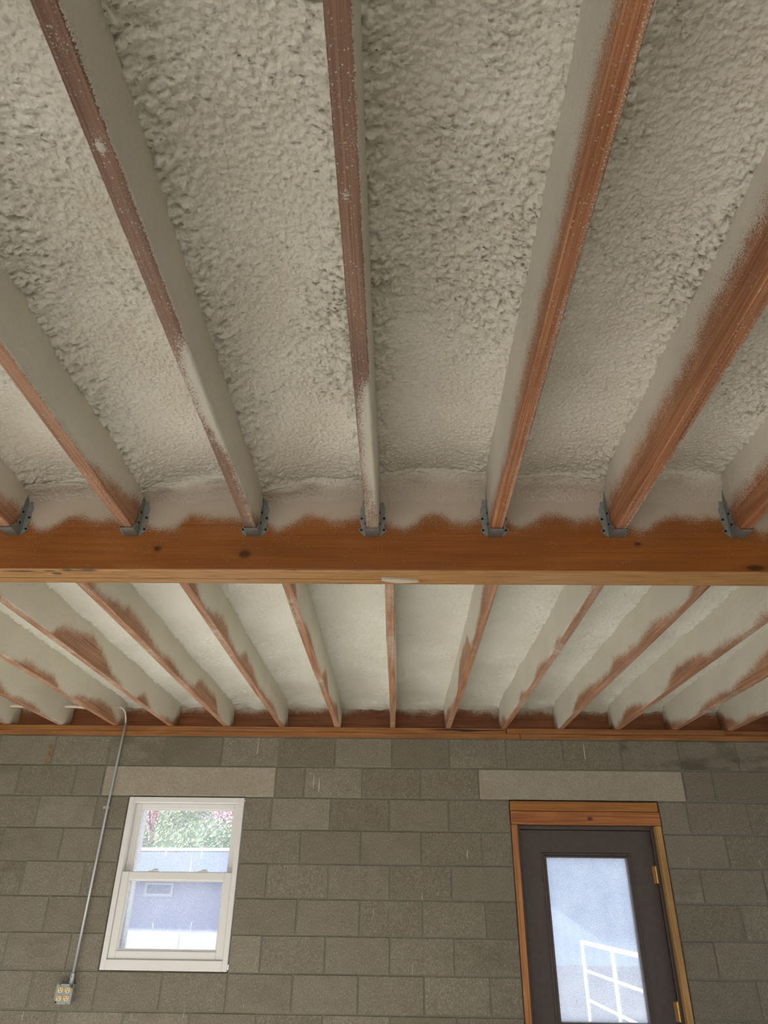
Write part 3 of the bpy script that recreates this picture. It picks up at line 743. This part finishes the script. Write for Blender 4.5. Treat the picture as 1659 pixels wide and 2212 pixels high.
def dpart(m, name, mat, parent=door, org=OX, smooth=False):
    o = m.build(name, mat, None, org=org, smooth=smooth); o.parent = parent
    o.location = Vector(org)-(Vector(OX) if parent is door else Vector(OX)); return o
ZH = 2.083
m = MB(); m.box(DX0+.002, DX1-.006, YW-.006, YW+.14, 2.168, DZ1-.006, 0, .004); dpart(m, 'head_plate', M['buckt'])
m = MB(); m.box(DX0+.002, DX1-.003, YW-.007, YW+.09, ZH, 2.166, 0, .003); dpart(m, 'head_casing', M['buck'], org=((DX0+DX1)/2, YW+.09, ZH))
m = MB(); m.box(DX0+.002, DX0+.043, YW-.004, YW+.14, 0.0, ZH-.001, 0, .003); dpart(m, 'jamb_casing', M['buckv'])
m = MB(); m.box(DX1-.044, DX1-.004, YW-.004, YW+.14, 0.0, ZH-.001, 0, .003); dpart(m, 'jamb_casing', M['bucky'])
jx0, jx1, jz = DX0+.043, DX1-.044, ZH-.003
m = MB()
m.box(jx0, jx0+.020, YW+.040, YW+.15, 0, jz, 0, .002); m.box(jx1-.020, jx1, YW+.040, YW+.15, 0, jz, 0, .002); m.box(jx0+.02, jx1-.02, YW+.040, YW+.15, jz-.024, jz, 0, .002)
m.box(jx0+.020, jx0+.034, YW+.104, YW+.15, 0, jz-.02, 0, .002); m.box(jx1-.034, jx1-.020, YW+.104, YW+.15, 0, jz-.02, 0, .002); m.box(jx0+.034, jx1-.034, YW+.104, YW+.15, jz-.038, jz-.024, 0, .002)
dpart(m, 'door_frame', M['brown'])
lx0, lx1, lz1 = jx0+.0235, jx1-.0235, jz-.028
gx0, gx1, gz0, gz1 = 1.010, 1.545, .990, 1.885
ly0, ly1 = YW+.058, YW+.102
m = MB(); m.box(lx0, gx0-.012, ly0, ly1, .012, lz1); m.box(gx1+.012, lx1, ly0, ly1, .012, lz1)
m.box(gx0-.012, gx1+.012, ly0, ly1, gz1+.012, lz1, 0, 0); m.box(gx0-.012, gx1+.012, ly0, ly1, .012, gz0-.012, 0, 0)
leaf = dpart(m, 'door_leaf', M['brown'])
m = MB(); rect_frame(m, gx0-.030, gx1+.030, gz0-.030, gz1+.030, ly0-.008, ly0+.004, .018, .018, .018, .018, 0, .004)
rect_frame(m, gx0-.014, gx1+.014, gz0-.014, gz1+.014, ly0-.014, ly1+.006, .014, .014, .014, .014, 0, .004)
dpart(m, 'glass_moulding', M['brown'], leaf)
m = MB(); ym = YW+.082; m.add([(gx0, ym, gz0), (gx1, ym, gz0), (gx1, ym, gz1), (gx0, ym, gz1)], [(0, 1, 2, 3)])
dpart(m, 'pane', M['glass_d'], leaf, org=((gx0+gx1)/2, ym, gz0))
for hz in (1.79, 1.05, .25):
    m = MB(); hx = lx1+.0018; hy = ly0-.004
    for j in range(3): m.tube([(hx, hy, hz-.05+j*.0337), (hx, hy, hz-.05+j*.0337+.032)], .0058, 10)
    m.tube([(hx, hy, hz+.050), (hx, hy, hz+.056)], .004, 8)
    m.box(hx+.001, hx+.004, hy, hy+.04, hz-.05, hz+.05); m.box(hx-.024, hx-.001, ly0-.0015, ly0+.001, hz-.05, hz+.05, 0)
    dpart(m, 'hinge', M['brass'])
m = MB(); m.tube([(lx0+.07, ly0, .90), (lx0+.07, ly0-.012, .90)], .032, 20); m.tube([(lx0+.07, ly0-.012, .90), (lx0+.07, ly0-.04, .90)], .012, 14)
m.tube([(lx0+.07, ly0-.038, .90), (lx0+.07, ly0-.045, .90), (lx0+.07, ly0-.062, .90), (lx0+.07, ly0-.07, .90)], [.018, .026, .026, .016], 20)
dpart(m, 'door_knob', M['brass'], smooth=True)

# ------------------------------------------------------------------ conduit, box and cable
M['emt'] = plain('conduit_steel', srgb(176, 179, 180), .38, .45, .5)
M['ivory'] = plain('ivory_plastic', srgb(214, 190, 138), .4)
M['slot'] = plain('dark_slot', (.02, .017, .012, 1), .7)
cy_ = YW-.016
con = empty('conduit', (-2.003, cy_, 1.165))
tag(con, 'thin steel conduit running down the block wall to the outlet box', 'conduit')
m = MB(); m.tube([(-1.977, YW-.016, 2.728), (-1.982, cy_, 2.50), (-1.991, cy_, 2.157), (-2.003, YW-.024, 1.18)], .0088, 14); m.build('pipe', M['emt'], con, org=(-2.003, cy_, 1.165), smooth=True)
m = MB(); m.tube([(-2.0027, YW-.024, 1.205), (-2.003, YW-.025, 1.152)], [.0125, .0125], 14); m.tube([(-2.003, YW-.025, 1.166), (-2.003, YW-.025, 1.158)], .0165, 6); m.tube([(-2.003, YW-.036, 1.188), (-2.006, YW-.045, 1.188)], .004, 8)
m.build('connector', M['emt'], con, org=(-2.003, cy_, 1.165))
m = MB(); px = -1.991; pts = [(px+.0115*math.cos(a), cy_-.0115*math.sin(a)) for a in np.linspace(0, PI, 9)]
for i in range(8):
    (xa, ya), (xb, yb_) = pts[i], pts[i+1]; m.prism([(xa, ya), (xb, yb_), (px+(xb-px)*.8, cy_+(yb_-cy_)*.8), (px+(xa-px)*.8, cy_+(ya-cy_)*.8)], 'z', 2.150, 2.168)
m.box(px-.036, px-.009, YW-.0025, YW-.0002, 2.150, 2.168); m.box(px-.0115, px-.009, cy_, YW-.001, 2.150, 2.168); m.box(px+.009, px+.0115, cy_, YW-.001, 2.150, 2.168); m.tube([(px-.026, YW-.0025, 2.159), (px-.026, YW-.006, 2.159)], .005, 8)
m.build('pipe_strap', M['emt'], con, org=(px, cy_, 2.159))
bx0, bx1, bz0, bz1 = -2.078, -1.974, 1.050, 1.154; bxm, bzm = (bx0+bx1)/2, (bz0+bz1)/2
box = empty('outlet_box', (bxm, YW, bz0)); tag(box, 'square steel outlet box with four ivory sockets at the foot of the conduit', 'outlet box')
m = MB(); m.box(bx0+.001, bx1-.001, YW-.046, YW-.0003, bz0+.001, bz1-.001, 0, .004); m.build('box_body', M['galv'], box, org=(bxm, YW, bz0))
e = .016
poly = [(bx0+.003, bz1-.003), (bx0+.016, bz1-.001), (bx0+.022, bz1-.012), (bx0+.03, bz1), (bx1-.026, bz1), (bx1-.022, bz1-.014), (bx1-.012, bz1-.018), (bx1-.003, bz1-.024), (bx1, bz1-.03), (bx1, bz0+.004), (bx1-.006, bz0), (bx1-.018, bz0+.003), (bx1-.026, bz0+.012), (bx1-.032, bz0), (bx0+.028, bz0), (bx0+.022, bz0+.013), (bx0+.012, bz0+.016), (bx0+.002, bz0+.024), (bx0, bz0+.03), (bx0, bz1-.008)]
m = MB(); m.prism(poly, 'y', YW-.054, YW-.0465); cover = m.build('cover_plate', M['galv'], box, org=(bxm, YW-.05, bz0))
for sx_ in (-1, 1):
    for sz_ in (-1, 1):
        cx_, cz_ = bxm+sx_*.0225, bzm+sz_*.0205
        m = MB(); pl = []
        for a in np.linspace(0, 2*PI, 28, endpoint=False):
            pl.append((cx_+.0165*math.cos(a), cz_+max(-.0135, min(.0135, .0165*math.sin(a)))))
        m.prism(pl, 'y', YW-.0575, YW-.0535); s = m.build('socket', M['ivory'], box, org=(cx_, YW-.055, cz_))
        m = MB(); m.box(cx_-.0085, cx_-.0060, YW-.0582, YW-.0574, cz_+.001, cz_+.0095); m.box(cx_-.0085, cx_-.0035, YW-.0582, YW-.0574, cz_+.004, cz_+.0062); m.box(cx_+.0055, cx_+.0078, YW-.0582, YW-.0574, cz_+.001, cz_+.009); m.tube([(cx_-.0005, YW-.0574, cz_-.0065), (cx_-.0005, YW-.0582, cz_-.0065)], .003, 10)
        o = m.build('slots', M['slot'], None, org=(cx_, YW-.055, cz_)); o.parent = s; o.location = (0, 0, 0)
for (px, pz) in ((bx1-.010, bz1-.010), (bx0+.010, bz0+.010), (bx0+.009, bz1-.009), (bx1-.009, bz0+.009)):
    m = MB(); m.tube([(px, YW-.046, pz), (px, YW-.0515, pz)], .0048, 10); m.build('screw', M['nail'] if (px-bxm)*(pz-bzm) > 0 else M['galv'], box, org=(px, YW-.05, pz))
cab = MB(); pts = []
yc_, zc_ = 5.068, 2.840
for x in np.linspace(ROOM_L+.02, -2.06, 30): pts.append((x, yc_, zc_-.010*math.sin((x+2.0245)/B*PI)**2))
for a in np.linspace(0, 1, 12):
    p0, p1, p2, p3 = Vector((-2.06, yc_, zc_)), Vector((-2.0, yc_, zc_)), Vector((-1.976, YW-.03, 2.80)), Vector((-1.9769, YW-.016, 2.715))
    q = p0*(1-a)**3+p1*3*a*(1-a)**2+p2*3*a*a*(1-a)+p3*a**3; pts.append(tuple(q))
cab.tube(pts, [.0095 if p[0] < -2.1 else .0055 for p in pts], 10)
tag(cab.build('electrical_cable', plain('white_cable', srgb(222, 208, 186), .55), org=(-2.4, yc_, zc_), smooth=True), 'white electrical cable passing through the joists and bending down into the conduit', 'cable')

# ------------------------------------------------------------------ outside
M['ground'] = plain('yard_asphalt', srgb(72, 76, 86), .9, 0, .3, (3, .4, .02))
MB().box(-60, 60, YW+.2, 90, -.30, -.14).build('ground', M['ground'])['kind'] = 'structure'
MB().box(-4.5, 4.5, YW+.2, YW+3.2, -.13, -.05).build('bounce_slab', M['concrete'])['kind'] = 'structure'  # pale slab added outside to bounce sunlight up through the window
MB().box(-60, ROOM_L-.2, -40, YW+.2, -.30, -.14).build('ground_side', M['ground'])['kind'] = 'structure'
MB().box(ROOM_L-.2, 40, -40, ROOM_B-.2, -.30, -.14).build('ground_front', M['concrete'])['kind'] = 'structure'
MB().box(ROOM_R+.2, 40, ROOM_B-.2, YW+.2, -.30, -.14).build('ground_right', M['concrete'])['kind'] = 'structure'
M['shedwall'] = plain('shed_wall', srgb(196, 196, 222), .8); M['shedroof'] = plain('shed_roof', srgb(84, 93, 122), .8); M['white'] = plain('white_paint', srgb(238, 238, 238), .5)
shed = empty('shed', (-5.5, 20, -.14)); tag(shed, 'low pale blue outbuilding with sloped roof seen through the window', 'shed')
OS = (-5.5, 20, -.14)
ez, rz_ = 2.02, 2.74
m = MB(); m.box(-13, -2.6, 20.5, 26, -.14, ez+.1); m.build('wall', M['shedwall'], shed, org=OS)
m = MB(); m.prism([(20.0, ez-.05), (20.0, ez+.06), (24.0, rz_), (28, ez+.06), (28, ez-.05), (24, rz_-.12)], 'x', -13.4, -2.3); m.build('roof', M['shedroof'], shed, org=OS)
m = MB(); m.prism([(23.85, rz_+.0), (24.0, rz_+.10), (24.15, rz_)], 'x', -13.4, -2.3); m.build('ridge_cap', M['white'], shed, org=OS)
for wx0, wx1 in ((-6.75, -5.95), (-4.60, -3.7)):
    m = MB(); rect_frame(m, wx0, wx1, 1.50, 1.82, 20.44, 20.5, .06, .06, .05, .07); f_ = m.build('shed_window', M['white'], shed, org=OS)
    m = MB(); m.box(wx0+.05, wx1-.05, 20.47, 20.49, 1.55, 1.78); g_ = m.build('pane', plain('shed_glass', srgb(150, 160, 185), .15), None, org=OS); g_.parent = f_; g_.location = (0, 0, 0)
M['cladding'] = plain('pale_cladding', srgb(205, 222, 238), .7)
t = NT('ribbed_cladding'); v = t.co(); wv = t.N('TexWave'); t.L(v, wv.inputs[0]); wv.inputs['Scale'].default_value = 1.2
M['cladding'] = t.done(t.bsdf(t.mix(wv.outputs['Fac'], srgb(150, 170, 202), srgb(160, 180, 210)), .7))
hall = empty('metal_building', (9, 24, -.14)); tag(hall, 'pale blue metal clad building far behind the railing, seen through the door glass', 'building')
m = MB(); m.box(2.5, 18, 24, 34, -.14, 3.0); m.build('wall', M['cladding'], hall, org=(9, 24, -.14))
m = MB(); m.prism([(23.6, 2.95), (23.6, 3.12), (29, 3.9), (34.4, 3.12), (34.4, 2.95)], 'x', 2.2, 18.3); m.build('roof', M['white'], hall, org=(9, 24, -.14))
shed.rotation_euler.z = -.16
# white pipe railing outside the door
rail = empty('railing', (2.6, 9, -.14)); tag(rail, 'white pipe railing with three rails outside the door glass', 'railing')
A_, B_ = Vector((2.537, 11.0, 0)), Vector((2.69, 6.6, 0))
M['railp'] = M['white']
def rpt(s): return A_+(B_-A_)*s
for z in (1.105, .788, .464):
    m = MB(); a, b = rpt(-.005), rpt(1.0); m.tube([(a.x, a.y, z), (b.x, b.y, z)], (.024 if z > 1 else .016), 10); m.build('rail', M['railp'], rail, org=(2.6, 9, -.14))
for s in (0, .297, .594, .891):
    p = rpt(s); m = MB(); m.tube([(p.x, p.y, -.14), (p.x, p.y, 1.10)], .024, 10); m.build('post', M['railp'], rail, org=(2.6, 9, -.14))
# trees beyond the shed
def tree(x, y, h, rad, cols, label, seed):
    r = random.Random(seed); rt = empty('tree', (x, y, -.14)); tag(rt, label, 'tree', 'trees beyond the outbuilding')
    m = MB(); m.tube([(x, y, -.14), (x+.1, y, h*.3), (x-.1, y+.1, h*.6), (x, y, h*.85)], [.22, .18, .12, .04], 10)
    for i in range(7):
        a = r.uniform(0, 2*PI); z0 = h*r.uniform(.3, .7); m.tube([(x, y, z0), (x+math.cos(a)*rad*.5, y+math.sin(a)*rad*.5, z0+h*.14), (x+math.cos(a)*rad*.8, y+math.sin(a)*rad*.8, z0+h*.2)], [.07, .05, .02], 6)
    m.build('trunk', plain('bark', srgb(105, 92, 80), .9), rt, org=(x, y, -.14))
    m = MB()
    for i in range(9000):
        d = Vector((r.gauss(0, 1), r.gauss(0, 1), r.gauss(0, 1))).normalized()*(r.random()**.4)
        c = Vector((x+d.x*rad, y+d.y*rad, h*.60+d.z*h*.36)); s = r.uniform(.045, .095)
        a = Vector((r.gauss(0, 1), r.gauss(0, 1), r.gauss(0, 1))).normalized(); b = a.orthogonal().normalized(); cc_ = a.cross(b)
        m.add([c-b*s, c+cc_*s*.5, c+b*s, c-cc_*s*.5], [(0, 1, 2, 3)], r.randrange(2))
    m.build('crown', cols, rt, org=(x, y, -.14), fixn=False)
LG = [plain('leaf_green', srgb(120, 158, 122), .7), plain('leaf_yellow', srgb(180, 182, 128), .7)]
LR = [plain('leaf_red', srgb(212, 130, 150), .7), plain('leaf_rust', srgb(205, 150, 120), .7)]
tree(-12.8, 39.6, 9.2, 2.7, LR, 'tall reddish autumn tree behind the outbuilding, at the left of the upper pane', 1)
tree(-11.9, 31.5, 4.7, 1.9, LG, 'low green leafy tree behind the outbuilding, left in the upper pane', 2)
tree(-7.4, 39, 9.4, 2.6, LR, 'tall reddish autumn tree behind the outbuilding, at the right of the upper pane', 3)
tree(-7.8, 31.5, 4.5, 1.9, LG, 'low green leafy tree behind the outbuilding, right in the upper pane', 4)
tree(-9.9, 34.9, 6.2, 1.4, LG, 'slim green leafy tree behind the outbuilding, in the middle of the upper pane', 5)
